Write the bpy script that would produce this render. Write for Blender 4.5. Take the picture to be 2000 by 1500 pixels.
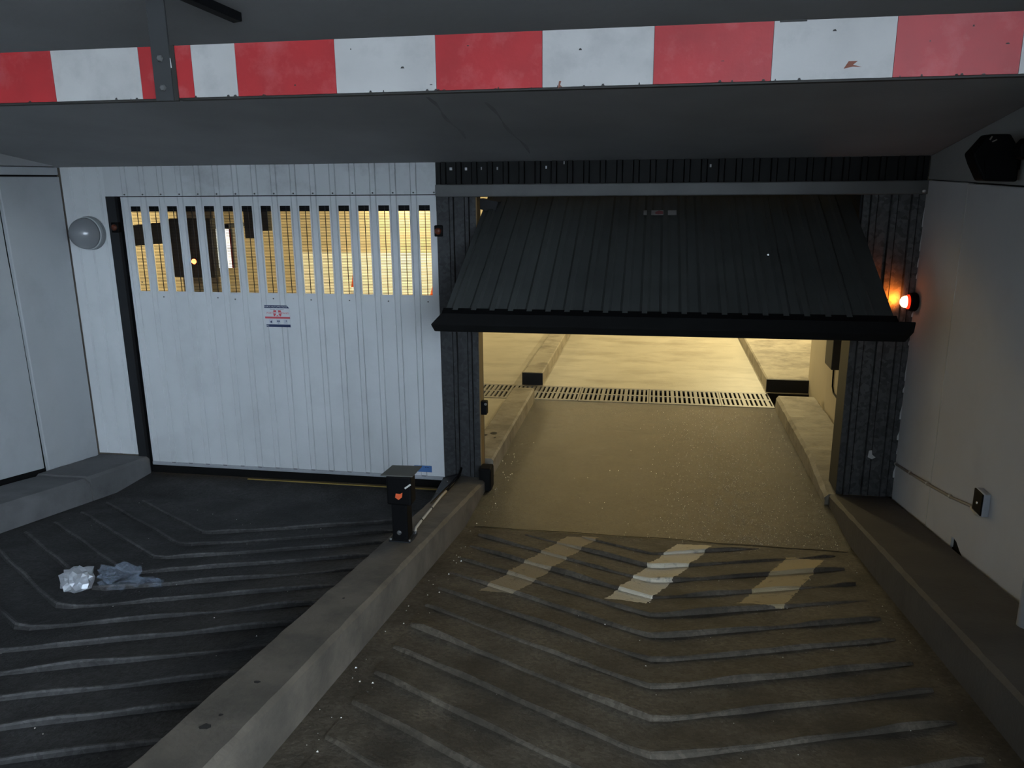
import bpy, bmesh, math, random
from mathutils import Vector, Matrix, noise
for o in list(bpy.data.objects):
    bpy.data.objects.remove(o, do_unlink=True)
SC = bpy.context.scene
COL = SC.collection
rnd = random.Random(7)

# ------------------------------------------------------------------ camera, sky, exposure
CAM_YAW, CAM_PITCH, CAM_ROLL, FPX = 0.17446707, 0.2474923, -0.00949544, 1573.62
def camera():
    f0 = Vector((-math.sin(CAM_YAW), math.cos(CAM_YAW), 0)); r0 = Vector((math.cos(CAM_YAW), math.sin(CAM_YAW), 0)); u0 = Vector((0, 0, 1))
    f = f0*math.cos(CAM_PITCH) - u0*math.sin(CAM_PITCH)
    u = u0*math.cos(CAM_PITCH) + f0*math.sin(CAM_PITCH)
    r = r0*math.cos(CAM_ROLL) + u*math.sin(CAM_ROLL)
    u2 = u*math.cos(CAM_ROLL) - r0*math.sin(CAM_ROLL)
    cd = bpy.data.cameras.new('camera'); cd.sensor_width = 36; cd.lens = FPX*36/2000; cd.clip_start = 0.05
    co = bpy.data.objects.new('camera', cd); COL.objects.link(co)
    m = Matrix.Identity(4)
    for i in range(3):
        m[i][0] = r[i]; m[i][1] = u2[i]; m[i][2] = -f[i]
    m[0][3], m[1][3], m[2][3] = 0, -6.0, 2.40
    co.matrix_world = m
    SC.camera = co
camera()
SC.view_settings.view_transform = 'Standard'
SC.view_settings.look = 'None'
SC.view_settings.gamma = 1
SC.view_settings.use_curve_mapping = False
SC.view_settings.exposure = 0.0
SC.cycles.use_denoising = True
SC.cycles.max_bounces = 8
SC.cycles.diffuse_bounces = 5
SC.cycles.sample_clamp_indirect = 4
W = bpy.data.worlds.new('sky'); SC.world = W; W.use_nodes = True
bg = W.node_tree.nodes['Background']
bg.inputs[0].default_value = (0.70, 0.84, 1.0, 1)      # even overcast sky
bg.inputs[1].default_value = 17.0

def area_light(name, loc, size, power, color, rot=(0, 0, 0), size_y=None):
    l = bpy.data.lights.new(name, 'AREA'); l.energy = power; l.color = color; l.size = size
    if size_y: l.shape = 'RECTANGLE'; l.size_y = size_y
    o = bpy.data.objects.new(name, l); o.location = loc; o.rotation_euler = rot; COL.objects.link(o)
    return o
WARM = (1.0, 0.85, 0.46)
# garage fluorescent lamps, the last two added to brighten pillar and doorway floor (their fittings are built further down at the same places)
LAMPS = [(1.65, 7.2, 2.72, 165), (-4.9, 8.9, 2.72, 160), (-7.8, 7.6, 2.72, 80), (-1.6, 8.2, 2.72, 40), (-6.3, 2.8, 2.72, 16), (0.5, 4.3, 2.72, 58)]
for (x, y, z, p) in LAMPS:
    area_light('lamp_light', (x, y, z-0.14), 0.12, p, WARM, (0, 0, 0), 1.2)

# ------------------------------------------------------------------ materials
def mat(name, color, rough=0.8, metal=0.0, vary=0.12, scale=4.0, bump=0.0, bscale=60.0, bdist=0.01, dirt=None, dirt_amt=0.0, dirt_scale=2.0, spec=0.5, grain=0.0, gscale=80, dlo=0.5, dhi=0.72, stretch=None):
    m = bpy.data.materials.new(name); m.use_nodes = True
    nt = m.node_tree; N = nt.nodes; L = nt.links
    b = N['Principled BSDF']
    b.inputs['Roughness'].default_value = rough; b.inputs['Metallic'].default_value = metal
    b.inputs['Specular IOR Level'].default_value = spec
    tc = N.new('ShaderNodeTexCoord')
    n1 = N.new('ShaderNodeTexNoise'); n1.inputs['Scale'].default_value = scale; n1.inputs['Detail'].default_value = 6
    L.new(tc.outputs['Object'], n1.inputs['Vector'])
    mr = N.new('ShaderNodeMapRange'); mr.inputs['From Min'].default_value = 0.3; mr.inputs['From Max'].default_value = 0.7
    mr.inputs['To Min'].default_value = 1-vary; mr.inputs['To Max'].default_value = 1+vary
    L.new(n1.outputs['Fac'], mr.inputs['Value'])
    vm = N.new('ShaderNodeVectorMath'); vm.operation = 'SCALE'
    vm.inputs[0].default_value = color[:3]
    L.new(mr.outputs['Result'], vm.inputs['Scale'])
    out = vm.outputs['Vector']
    if grain:
        ng = N.new('ShaderNodeTexVoronoi'); ng.inputs['Scale'].default_value = gscale
        L.new(tc.outputs['Object'], ng.inputs['Vector'])
        sg = N.new('ShaderNodeSeparateColor'); L.new(ng.outputs['Color'], sg.inputs['Color'])
        mg = N.new('ShaderNodeMapRange'); mg.inputs['To Min'].default_value = 1-grain; mg.inputs['To Max'].default_value = 1+grain
        L.new(sg.outputs['Red'], mg.inputs['Value'])
        vg = N.new('ShaderNodeVectorMath'); vg.operation = 'SCALE'
        L.new(out, vg.inputs[0]); L.new(mg.outputs['Result'], vg.inputs['Scale']); out = vg.outputs['Vector']
    if dirt:
        n2 = N.new('ShaderNodeTexNoise'); n2.inputs['Scale'].default_value = dirt_scale; n2.inputs['Detail'].default_value = 8; n2.inputs['Roughness'].default_value = 0.65
        if stretch:
            mp = N.new('ShaderNodeMapping'); mp.inputs['Scale'].default_value = stretch
            L.new(tc.outputs['Object'], mp.inputs['Vector']); L.new(mp.outputs['Vector'], n2.inputs['Vector'])
        else:
            L.new(tc.outputs['Object'], n2.inputs['Vector'])
        m2 = N.new('ShaderNodeMapRange'); m2.inputs['From Min'].default_value = dlo; m2.inputs['From Max'].default_value = dhi; m2.inputs['To Max'].default_value = dirt_amt
        L.new(n2.outputs['Fac'], m2.inputs['Value'])
        mx = N.new('ShaderNodeMix'); mx.data_type = 'RGBA'
        L.new(m2.outputs['Result'], mx.inputs['Factor']); L.new(out, mx.inputs['A']); mx.inputs['B'].default_value = (*dirt, 1)
        out = mx.outputs['Result']
    L.new(out, b.inputs['Base Color'])
    if bump:
        n3 = N.new('ShaderNodeTexNoise'); n3.inputs['Scale'].default_value = bscale; n3.inputs['Detail'].default_value = 5
        L.new(tc.outputs['Object'], n3.inputs['Vector'])
        bp = N.new('ShaderNodeBump'); bp.inputs['Strength'].default_value = bump; bp.inputs['Distance'].default_value = bdist
        L.new(n3.outputs['Fac'], bp.inputs['Height']); L.new(bp.outputs['Normal'], b.inputs['Normal'])
    return m
def emit(name, color, strength):
    m = bpy.data.materials.new(name); m.use_nodes = True
    b = m.node_tree.nodes['Principled BSDF']; b.inputs['Base Color'].default_value = (*color, 1)
    b.inputs['Emission Color'].default_value = (*color, 1); b.inputs['Emission Strength'].default_value = strength
    return m
def galvanised(name, color, scale=38, amt=0.35, rough=0.5):
    m = mat(name, color, rough, 0.15, 0.15, 3, spec=0.3)
    nt = m.node_tree; N = nt.nodes; L = nt.links; b = N['Principled BSDF']
    src = b.inputs['Base Color'].links[0].from_socket
    tc = N.new('ShaderNodeTexCoord')
    v = N.new('ShaderNodeTexVoronoi'); v.inputs['Scale'].default_value = scale
    L.new(tc.outputs['Object'], v.inputs['Vector'])
    sp = N.new('ShaderNodeSeparateColor'); L.new(v.outputs['Color'], sp.inputs['Color'])
    mr = N.new('ShaderNodeMapRange'); mr.inputs['To Min'].default_value = 1-amt; mr.inputs['To Max'].default_value = 1+amt
    L.new(sp.outputs['Red'], mr.inputs['Value'])
    vm = N.new('ShaderNodeVectorMath'); vm.operation = 'SCALE'
    L.new(src, vm.inputs[0]); L.new(mr.outputs['Result'], vm.inputs['Scale'])
    L.new(vm.outputs['Vector'], b.inputs['Base Color'])
    return m

M = {}
M['ceiling'] = mat('ceiling_paint', (0.31, 0.31, 0.31), 0.85, 0, 0.10, 1.6, 0.15, 25)
M['white_sheet'] = mat('white_lacquered_sheet', (0.66, 0.68, 0.69), 0.5, 0, 0.04, 2, dirt=(0.35, 0.36, 0.37), dirt_amt=0.22, dirt_scale=2.3)
M['white_dirty'] = mat('grimy_white_lacquered_sheet', (0.60, 0.62, 0.63), 0.5, 0, 0.05, 2, dirt=(0.12, 0.12, 0.13), dirt_amt=0.35, dirt_scale=3)
M['dark_sheet'] = mat('anthracite_sheet', (0.010, 0.011, 0.011), 0.6, 0.0, 0.2, 3, dirt=(0.025, 0.025, 0.024), dirt_amt=0.3, spec=0.2)
M['panel_sheet'] = mat('black_lacquered_sheet', (0.062, 0.067, 0.065), 0.55, 0.0, 0.2, 2.0, spec=0.3)
M['galv'] = galvanised('dark_galvanised_steel', (0.082, 0.086, 0.089))
M['galv_mid'] = galvanised('dull_galvanised_steel', (0.046, 0.048, 0.050), 45, 0.25)
M['steel_bar'] = mat('grey_steel', (0.12, 0.122, 0.12), 0.5, 0.3, 0.12, 3, dirt=(0.04, 0.04, 0.04), dirt_amt=0.4)
M['black'] = mat('black_plastic', (0.0045, 0.0045, 0.005), 0.6, spec=0.1)
M['black_rubber'] = mat('black_rubber', (0.006, 0.006, 0.006), 0.9, spec=0.15)
M['frame_dark'] = mat('dark_steel_frame', (0.018, 0.019, 0.021), 0.55, 0.0, spec=0.25)
M['strap'] = mat('dark_grey_painted_steel', (0.032, 0.034, 0.035), 0.6, 0.0, 0.15, 8, dirt=(0.02, 0.02, 0.02), dirt_amt=0.4)
M['wall_l'] = mat('pale_grey_wall_paint', (0.42, 0.44, 0.45), 0.75, 0, 0.06, 1.3, 0.1, 30, dirt=(0.20, 0.20, 0.20), dirt_amt=0.2)
M['wall_r'] = mat('grey_wall_paint', (0.56, 0.55, 0.54), 0.75, 0, 0.07, 0.9, 0.1, 30, dirt=(0.38, 0.38, 0.38), dirt_amt=0.3, dirt_scale=1.2)
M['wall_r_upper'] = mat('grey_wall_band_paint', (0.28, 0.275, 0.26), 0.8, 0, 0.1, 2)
M['joint'] = mat('pale_joint_filler', (0.55, 0.54, 0.50), 0.7)
M['gap'] = mat('dark_joint_gap', (0.008, 0.008, 0.008), 0.9, spec=0.1)
M['curb'] = mat('curb_concrete', (0.150, 0.128, 0.100), 0.75, 0, 0.2, 5, 0.3, 40, dirt=(0.06, 0.053, 0.044), dirt_amt=0.7, dirt_scale=3.0, dlo=0.45, dhi=0.66)
M['curb_in'] = mat('indoor_curb_concrete', (0.30, 0.265, 0.205), 0.7, 0, 0.12, 5, 0.3, 40, dirt=(0.10, 0.08, 0.058), dirt_amt=0.7, dirt_scale=3.2, dlo=0.45, dhi=0.65)
M['platform_l'] = mat('grey_platform_concrete', (0.14, 0.14, 0.14), 0.8, 0, 0.25, 4, 0.3, 40, dirt=(0.04, 0.04, 0.042), dirt_amt=0.7, dirt_scale=2)
M['platform_r'] = mat('dark_platform_concrete', (0.080, 0.072, 0.064), 0.75, 0, 0.25, 4, 0.3, 40, dirt=(0.03, 0.028, 0.025), dirt_amt=0.6, dirt_scale=2)
M['floor_in'] = mat('garage_floor_concrete', (0.36, 0.33, 0.27), 0.42, 0, 0.08, 2.0, 0.3, 90, dirt=(0.17, 0.145, 0.11), dirt_amt=0.6, dirt_scale=1.6, dlo=0.47, dhi=0.68, stretch=(0.7, 1.6, 1))
M['floor_slab'] = mat('dirty_falloff_slab_concrete', (0.058, 0.048, 0.033), 0.22, 0, 0.18, 5.0, 0.6, 150, dirt=(0.026, 0.021, 0.015), dirt_amt=0.85, dirt_scale=2.6, dlo=0.44, dhi=0.62, stretch=(0.8, 1.5, 1), spec=0.6, grain=0.35, gscale=70, bdist=0.02)  # dirty slab, its colour also lowered to steepen the lamplight's falloff
M['wall_in'] = mat('cream_garage_wall', (0.50, 0.43, 0.31), 0.8, 0, 0.08, 2, dirt=(0.40, 0.33, 0.25), dirt_amt=0.4)
M['wall_white'] = mat('white_garage_dado', (0.85, 0.84, 0.80), 0.7, 0, 0.03, 2)
M['red_paint'] = mat('red_paint', (0.40, 0.015, 0.019), 0.5, 0, 0.12, 7, 0.12, 30, dirt=(0.60, 0.16, 0.16), dirt_amt=0.35, dirt_scale=9)
M['white_paint'] = mat('white_beam_paint', (0.46, 0.45, 0.435), 0.55, 0, 0.08, 5, 0.1, 30, dirt=(0.22, 0.215, 0.21), dirt_amt=0.35, dirt_scale=6)
M['beam_core'] = mat('dark_beam_steel', (0.025, 0.023, 0.02), 0.7)
M['grate'] = mat('galvanised_grate', (0.19, 0.18, 0.17), 0.5, 0.2, 0.1, 10)
M['pit'] = mat('dark_drain_pit', (0.012, 0.010, 0.009), 0.9)
M['globe'] = mat('smoked_grey_glass', (0.21, 0.22, 0.23), 0.25, 0.0, 0.05, 3, spec=0.9)
M['chrome'] = mat('bright_metal', (0.6, 0.6, 0.6), 0.3, 0.9, 0.05, 3)
M['cable'] = mat('pale_cable_sheath', (0.60, 0.56, 0.48), 0.6)
M['conduit'] = mat('grey_brown_conduit', (0.26, 0.23, 0.20), 0.55)
M['pipe'] = mat('white_pipe_plastic', (0.72, 0.74, 0.76), 0.45)
M['orange_print'] = mat('orange_sticker', (0.80, 0.13, 0.04), 0.5)
M['blue_print'] = mat('blue_sticker', (0.06, 0.16, 0.38), 0.5)
M['navy_print'] = mat('navy_print', (0.02, 0.035, 0.10), 0.5)
M['red_print'] = mat('red_print', (0.62, 0.09, 0.11), 0.5)
M['sticker_white'] = mat('white_sticker_vinyl', (0.66, 0.68, 0.70), 0.45, 0, 0.02)
M['label_grey'] = mat('worn_grey_label', (0.30, 0.29, 0.29), 0.6, 0, 0.15, 20)
M['label_red'] = mat('faded_red_print', (0.25, 0.07, 0.08), 0.6)
M['painted_light_line'] = mat('yellow_light_leak', (0.42, 0.30, 0.08), 0.7)
M['orange_lens_off'] = mat('unlit_amber_lens', (0.10, 0.022, 0.008), 0.35)
M['cone'] = mat('orange_cone_plastic', (0.85, 0.13, 0.03), 0.5)
M['cone_white'] = mat('white_cone_sleeve', (0.85, 0.85, 0.85), 0.5)
M['tube'] = emit('lit_tube', (1.0, 0.86, 0.55), 12)
M['amber_lit'] = emit('lit_amber_lens', (1.0, 0.42, 0.22), 6)
M['amber_core'] = emit('lit_amber_bulb', (1.0, 0.42, 0.16), 60)
M['amber_side'] = emit('lit_amber_lens_side', (1.0, 0.03, 0.008), 1.6)
M['red_lit'] = emit('lit_red_lamp', (1.0, 0.12, 0.03), 18)
M['grit_glint'] = mat('pale_grit_and_glints', (0.72, 0.68, 0.60), 0.3, 0, 0.3, 40)
M['spot'] = mat('dark_hole', (0.02, 0.018, 0.015), 0.9)
M['dark_cabinet'] = mat('dark_brown_cabinet', (0.035, 0.030, 0.024), 0.6)
M['foil'] = mat('crumpled_silver_foil', (0.50, 0.52, 0.55), 0.4, 0.5, 0.1, 20)
M['chip'] = mat('bare_paint_chip', (0.60, 0.61, 0.61), 0.7)

def plastic_film():
    m = bpy.data.materials.new('clear_plastic_film'); m.use_nodes = True
    N = m.node_tree.nodes; L = m.node_tree.links; b = N['Principled BSDF']
    b.inputs['Base Color'].default_value = (0.33, 0.40, 0.50, 1); b.inputs['Roughness'].default_value = 0.18
    b.inputs['Alpha'].default_value = 0.16
    return m
M['film'] = plastic_film()

STRIPES = [((-0.79, -2.02), (-0.42, -0.87), 0.105, (0.36, 0.29, 0.19)), ((-0.09, -2.02), (0.335, -0.88), 0.115, (0.72, 0.65, 0.50)), ((0.62, -1.95), (1.02, -1.03), 0.115, (0.45, 0.36, 0.21))]
def ramp_material(k=1.0, c=(0.112, 0.094, 0.070)):
    """grimy ramp concrete with three worn painted bars (flat print, placed on the floor)"""
    m = mat('ramp_concrete', tuple(q*k for q in c), 0.75, 0, 0.30, 3.2, 0.5, 70, dirt=tuple(q*k*0.35 for q in c), dirt_amt=0.8, dirt_scale=1.8, dlo=0.45, dhi=0.66, spec=0.25, grain=0.25, gscale=60)
    nt = m.node_tree; N = nt.nodes; L = nt.links; b = N['Principled BSDF']
    col = b.inputs['Base Color'].links[0].from_socket
    tc = N.new('ShaderNodeTexCoord'); sx = N.new('ShaderNodeSeparateXYZ'); L.new(tc.outputs['Object'], sx.inputs['Vector'])
    def math_(op, a, c):
        n = N.new('ShaderNodeMath'); n.operation = op
        for i, v in enumerate((a, c)):
            if isinstance(v, (int, float)): n.inputs[i].default_value = v
            else: L.new(v, n.inputs[i])
        return n.outputs[0]
    wn = N.new('ShaderNodeTexNoise'); wn.inputs['Scale'].default_value = 26; wn.inputs['Detail'].default_value = 5
    L.new(tc.outputs['Object'], wn.inputs['Vector'])
    wob = math_('MULTIPLY', math_('SUBTRACT', wn.outputs['Fac'], 0.5), 0.05)
    wear = N.new('ShaderNodeTexNoise'); wear.inputs['Scale'].default_value = 9; wear.inputs['Detail'].default_value = 8; wear.inputs['Roughness'].default_value = 0.7
    L.new(tc.outputs['Object'], wear.inputs['Vector'])
    wr = N.new('ShaderNodeMapRange'); wr.inputs['From Min'].default_value = 0.27; wr.inputs['From Max'].default_value = 0.42
    L.new(wear.outputs['Fac'], wr.inputs['Value'])
    for (a, c, hw, colr) in STRIPES:
        sl = (c[0]-a[0])/(c[1]-a[1])
        xc = math_('ADD', math_('MULTIPLY', math_('SUBTRACT', sx.outputs['Y'], a[1]), sl), a[0])
        d = math_('ABSOLUTE', math_('ADD', math_('SUBTRACT', sx.outputs['X'], xc), wob), 0)
        f = math_('LESS_THAN', d, hw)
        f = math_('MULTIPLY', f, math_('GREATER_THAN', math_('ADD', sx.outputs['Y'], wob), a[1]))
        f = math_('MULTIPLY', f, math_('LESS_THAN', math_('ADD', sx.outputs['Y'], wob), c[1]))
        f = math_('MULTIPLY', f, wr.outputs['Result'])
        mx = N.new('ShaderNodeMix'); mx.data_type = 'RGBA'
        L.new(f, mx.inputs['Factor']); L.new(col, mx.inputs['A']); mx.inputs['B'].default_value = (*colr, 1)
        col = mx.outputs['Result']
    L.new(col, b.inputs['Base Color'])
    return m
M['ramp'] = ramp_material()
M['rib'] = ramp_material(1.0)
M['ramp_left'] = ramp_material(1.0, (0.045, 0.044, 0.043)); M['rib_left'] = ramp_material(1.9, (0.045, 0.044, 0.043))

# ------------------------------------------------------------------ mesh helpers
class MB:
    def __init__(s): s.v = []; s.f = []
    def poly(s, pts):
        n = len(s.v); s.v += [tuple(p) for p in pts]; s.f.append(tuple(range(n, n+len(pts)))); return s
    def box(s, x0, x1, y0, y1, z0, z1):
        n = len(s.v)
        s.v += [(x0,y0,z0),(x1,y0,z0),(x1,y1,z0),(x0,y1,z0),(x0,y0,z1),(x1,y0,z1),(x1,y1,z1),(x0,y1,z1)]
        s.f += [tuple(n+i for i in q) for q in ((3,2,1,0),(4,5,6,7),(0,1,5,4),(1,2,6,5),(2,3,7,6),(3,0,4,7))]
        return s
    def prism(s, pts, d):
        """closed polygon pts extruded by vector d"""
        n = len(s.v); k = len(pts)
        s.v += [tuple(p) for p in pts] + [tuple(Vector(p)+Vector(d)) for p in pts]
        s.f.append(tuple(range(n+k-1, n-1, -1))); s.f.append(tuple(range(n+k, n+2*k)))
        for i in range(k):
            j = (i+1) % k; s.f.append((n+i, n+j, n+k+j, n+k+i))
        return s
    def tube(s, path, r, seg=10, cap=True):
        n0 = len(s.v); path = [Vector(p) for p in path]
        for i, p in enumerate(path):
            t = (path[min(i+1, len(path)-1)] - path[max(i-1, 0)]).normalized()
            a = t.cross(Vector((0, 0, 1)))
            if a.length < 1e-3: a = t.cross(Vector((1, 0, 0)))
            a.normalize(); c = t.cross(a)
            for k in range(seg):
                w = 2*math.pi*k/seg
                s.v.append(tuple(p + a*(r*math.cos(w)) + c*(r*math.sin(w))))
        for i in range(len(path)-1):
            for k in range(seg):
                q = (k+1) % seg
                s.f.append((n0+i*seg+k, n0+i*seg+q, n0+(i+1)*seg+q, n0+(i+1)*seg+k))
        if cap:
            s.f.append(tuple(n0+k for k in range(seg-1, -1, -1))); e = n0+(len(path)-1)*seg
            s.f.append(tuple(e+k for k in range(seg)))
        return s
    def lathe(s, prof, o, ax='y', seg=32, sign=-1):
        """prof: (radius, height) along axis from o"""
        n0 = len(s.v); o = Vector(o)
        for (r, h) in prof:
            for k in range(seg):
                w = 2*math.pi*k/seg; a, c = r*math.cos(w), r*math.sin(w)
                p = {'y': (a, sign*h, c), 'z': (a, c, h), 'x': (sign*h, a, c)}[ax]
                s.v.append(tuple(o+Vector(p)))
        for i in range(len(prof)-1):
            for k in range(seg):
                q = (k+1) % seg
                s.f.append((n0+i*seg+k, n0+i*seg+q, n0+(i+1)*seg+q, n0+(i+1)*seg+k))
        s.f.append(tuple(n0+k for k in range(seg))); e = n0+(len(prof)-1)*seg
        s.f.append(tuple(e+k for k in range(seg)))
        return s
    def mesh(s, name, m, smooth=False):
        me = bpy.data.meshes.new(name); me.from_pydata(s.v, [], s.f); me.update()
        bm = bmesh.new(); bm.from_mesh(me); bmesh.ops.recalc_face_normals(bm, faces=bm.faces); bm.to_mesh(me); bm.free()
        if m: me.materials.append(m)
        if smooth:
            for p in me.polygons: p.use_smooth = True
        return me
    def build(s, name, m, parent=None, smooth=False, bevel=0, loc=None):
        o = bpy.data.objects.new(name, s.mesh(name, m, smooth)); COL.objects.link(o)
        if parent: attach(o, parent)
        if bevel:
            b = o.modifiers.new('bevel', 'BEVEL'); b.width = bevel; b.segments = 2; b.limit_method = 'ANGLE'; b.angle_limit = 0.7
        return o
def world(o):
    return o.matrix_basis if not o.parent else world(o.parent) @ o.matrix_parent_inverse @ o.matrix_basis
def attach(o, parent):
    """parent while keeping the shape's world coordinates"""
    o.parent = parent
    o.matrix_parent_inverse = world(parent).inverted()
def link_mesh(name, me, parent=None, loc=(0, 0, 0)):
    o = bpy.data.objects.new(name, me); COL.objects.link(o); o.location = loc
    if parent: attach(o, parent)
    return o
def thing(name, label, cat, loc=(0, 0, 0), group=None):
    o = bpy.data.objects.new(name, None); o.empty_display_size = 0.1; COL.objects.link(o); o.location = loc
    return tag(o, label, cat, group)
def tag(o, label, cat, group=None):
    o['label'] = label; o['category'] = cat; o['kind'] = 'thing'
    if group: o['group'] = group
    return o
def struct(o): o['kind'] = 'structure'; return o

def rz(y): return 0.15*(-0.8-y) if y < -0.8 else 0.0        # ramp surface height

def corrugated(x0, x1, z0, z1, pitch, rib, h, m, name, parent=None, y=0.0, slots=None, start=None, t=0.003, seams=None):
    """vertical-rib sheet, ribs stand proud toward -y; slots = (zlo, zhi, width, [centres])"""
    prof = [(x0, y)]
    c = (start if start is not None else x0 + pitch/2)
    segs = []
    xs = []
    while c < x1 - rib/2:
        if c > x0 + rib/2: xs.append(c)
        c += pitch
    gw = 0.0045; gd_ = 0.010
    for c in xs:
        prof += [(c-rib/2-gw, y), (c-rib/2, y+gd_), (c-rib/2+gw, y-h), (c+rib/2-gw, y-h), (c+rib/2, y+gd_), (c+rib/2+gw, y)]
    prof.append((x1, y))
    if slots:
        zlo, zhi, sw, cs = slots
        pts = []
        for i in range(len(prof)-1):
            pts.append((prof[i], False))
            a, b2 = prof[i], prof[i+1]
            if abs(a[1]-y) < 1e-6 and abs(b2[1]-y) < 1e-6:
                for q in cs:
                    if a[0] < q-sw/2 and q+sw/2 < b2[0]:
                        pts.append(((q-sw/2, y), True)); pts.append(((q+sw/2, y), False))
        pts.append((prof[-1], False))
    else:
        pts = [(p, False) for p in prof]
    mb = MB()
    for (a, hole), (b2, _) in zip(pts[:-1], pts[1:]):
        rng = [(z0, slots[0]), (slots[1], z1)] if hole else [(z0, z1)] if not slots else [(z0, slots[0]), (slots[0], slots[1]), (slots[1], z1)]
        for (p, q) in rng:
            mb.poly([(a[0], a[1], p), (b2[0], b2[1], p), (b2[0], b2[1], q), (a[0], a[1], q)])
    me = bpy.data.meshes.new(name); me.from_pydata(mb.v, [], mb.f)
    bm = bmesh.new(); bm.from_mesh(me); bmesh.ops.remove_doubles(bm, verts=bm.verts, dist=1e-5); bm.to_mesh(me); bm.free()
    me.materials.append(m)
    o = bpy.data.objects.new(name, me); COL.objects.link(o)
    so = o.modifiers.new('thickness', 'SOLIDIFY'); so.thickness = t; so.offset = -1 
    if parent: attach(o, parent)
    return o

def curb(name, x0, x1, prof, m, parent=None, ch=0.02, step=0.08, jit=0.0025, seed=0):
    """concrete kerb: prof = [(y, zbottom, ztop)...] along y, chamfered and slightly chipped top edges"""
    ys = []
    for (a, b2) in zip(prof[:-1], prof[1:]):
        n = max(1, int(abs(b2[0]-a[0])/step))
        for i in range(n):
            t = i/n; ys.append(tuple(a[k]+(b2[k]-a[k])*t for k in range(3)))
    ys.append(prof[-1])
    mb = MB(); r2 = random.Random(seed); k = 8
    for (y, zb, zt) in ys:
        j = lambda s=1.0: (r2.random()-0.5)*2*jit*s
        cL = ch*(0.85+0.35*r2.random()); cR = ch*(0.85+0.35*r2.random())
        mb.v += [(x0, y, zb), (x0+j(.5), y, (zb+zt)/2), (x0+j(.5), y, zt-cL), (x0+cL, y, zt+j(.4)),
                 (x1-cR, y, zt+j(.4)), (x1+j(.5), y, zt-cR), (x1+j(.5), y, (zb+zt)/2), (x1, y, zb)]
    for i in range(len(ys)-1):
        for q in range(k):
            w = (q+1) % k
            mb.f.append((i*k+q, i*k+w, (i+1)*k+w, (i+1)*k+q))
    mb.f.append(tuple(range(k))); e = (len(ys)-1)*k; mb.f.append(tuple(range(e, e+k)))
    return mb.build(name, m, parent)

# ================================================================== SETTING
# ---- floor: level slab, drain pit, ramp, left lane a little lower
XL, XM, XR = -4.30, -1.40, 1.36
mb = MB()
yt = 2.68; yb = 3.33
mb.poly([(-9.5, 1.2, 0), (XM, 1.2, 0), (XM, yt, 0), (-9.5, yt, 0)])
mb.poly([(-9.5, yb, 0), (6.0, yb, 0), (6.0, 12.0, 0), (-9.5, 12.0, 0)])
mb.poly([(-9.5, 0.25, -0.05), (XM, 0.25, -0.05), (XM, 1.2, 0), (-9.5, 1.2, 0)])
floor = struct(mb.build('floor', M['floor_in']))
MB().poly([(XM, -0.80, 0), (6.0, -0.80, 0), (6.0, yt, 0), (XM, yt, 0)]).poly([(XM, yt, 0), (6.0, yt, 0), (6, yt, -.1), (XM, yt, -.1)]).build('slab', M['floor_slab'], floor)
mb = MB().poly([(-9.5, yt, -.12), (6, yt, -.12), (6, yb, -.12), (-9.5, yb, -.12)])
mb.poly([(-9.5, yt, 0), (6, yt, 0), (6, yt, -.12), (-9.5, yt, -.12)]).poly([(-9.5, yb, 0), (-9.5, yb, -.12), (6, yb, -.12), (6, yb, 0)])
mb.build('drain_channel', M['pit'], floor)
mb = MB()
YE = -11.0
mb.poly([(XM, -0.8, 0), (XR+0.7, -0.8, 0), (XR+0.7, YE, rz(YE)), (XM, YE, rz(YE))])
ramp = struct(mb.build('floor_ramp', M['ramp']))
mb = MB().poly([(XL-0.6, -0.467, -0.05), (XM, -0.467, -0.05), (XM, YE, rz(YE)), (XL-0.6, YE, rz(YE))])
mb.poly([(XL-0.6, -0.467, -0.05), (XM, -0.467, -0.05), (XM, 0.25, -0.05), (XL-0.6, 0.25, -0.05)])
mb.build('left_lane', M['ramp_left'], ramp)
# crack / joint strip where slab meets the ramp
jb = MB()
for i in range(40):
    xa = -1.2+i*2.52/40; xb2 = xa+2.52/40
    ya = -0.79+0.012*noise.noise((xa*3, 0, 0))-0.03*(xa/1.3 if xa > 0 else 0); yb3 = -0.79+0.012*noise.noise((xb2*3, 0, 0))-0.03*(xb2/1.3 if xb2 > 0 else 0)
    jb.poly([(xa, ya-.006, .004+rz(ya-.006)), (xb2, yb3-.006, .004+rz(yb3-.006)), (xb2, yb3+.006, .003), (xa, ya+.006, .003)])
jb.build('joint_crack', M['gap'], floor)

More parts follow.
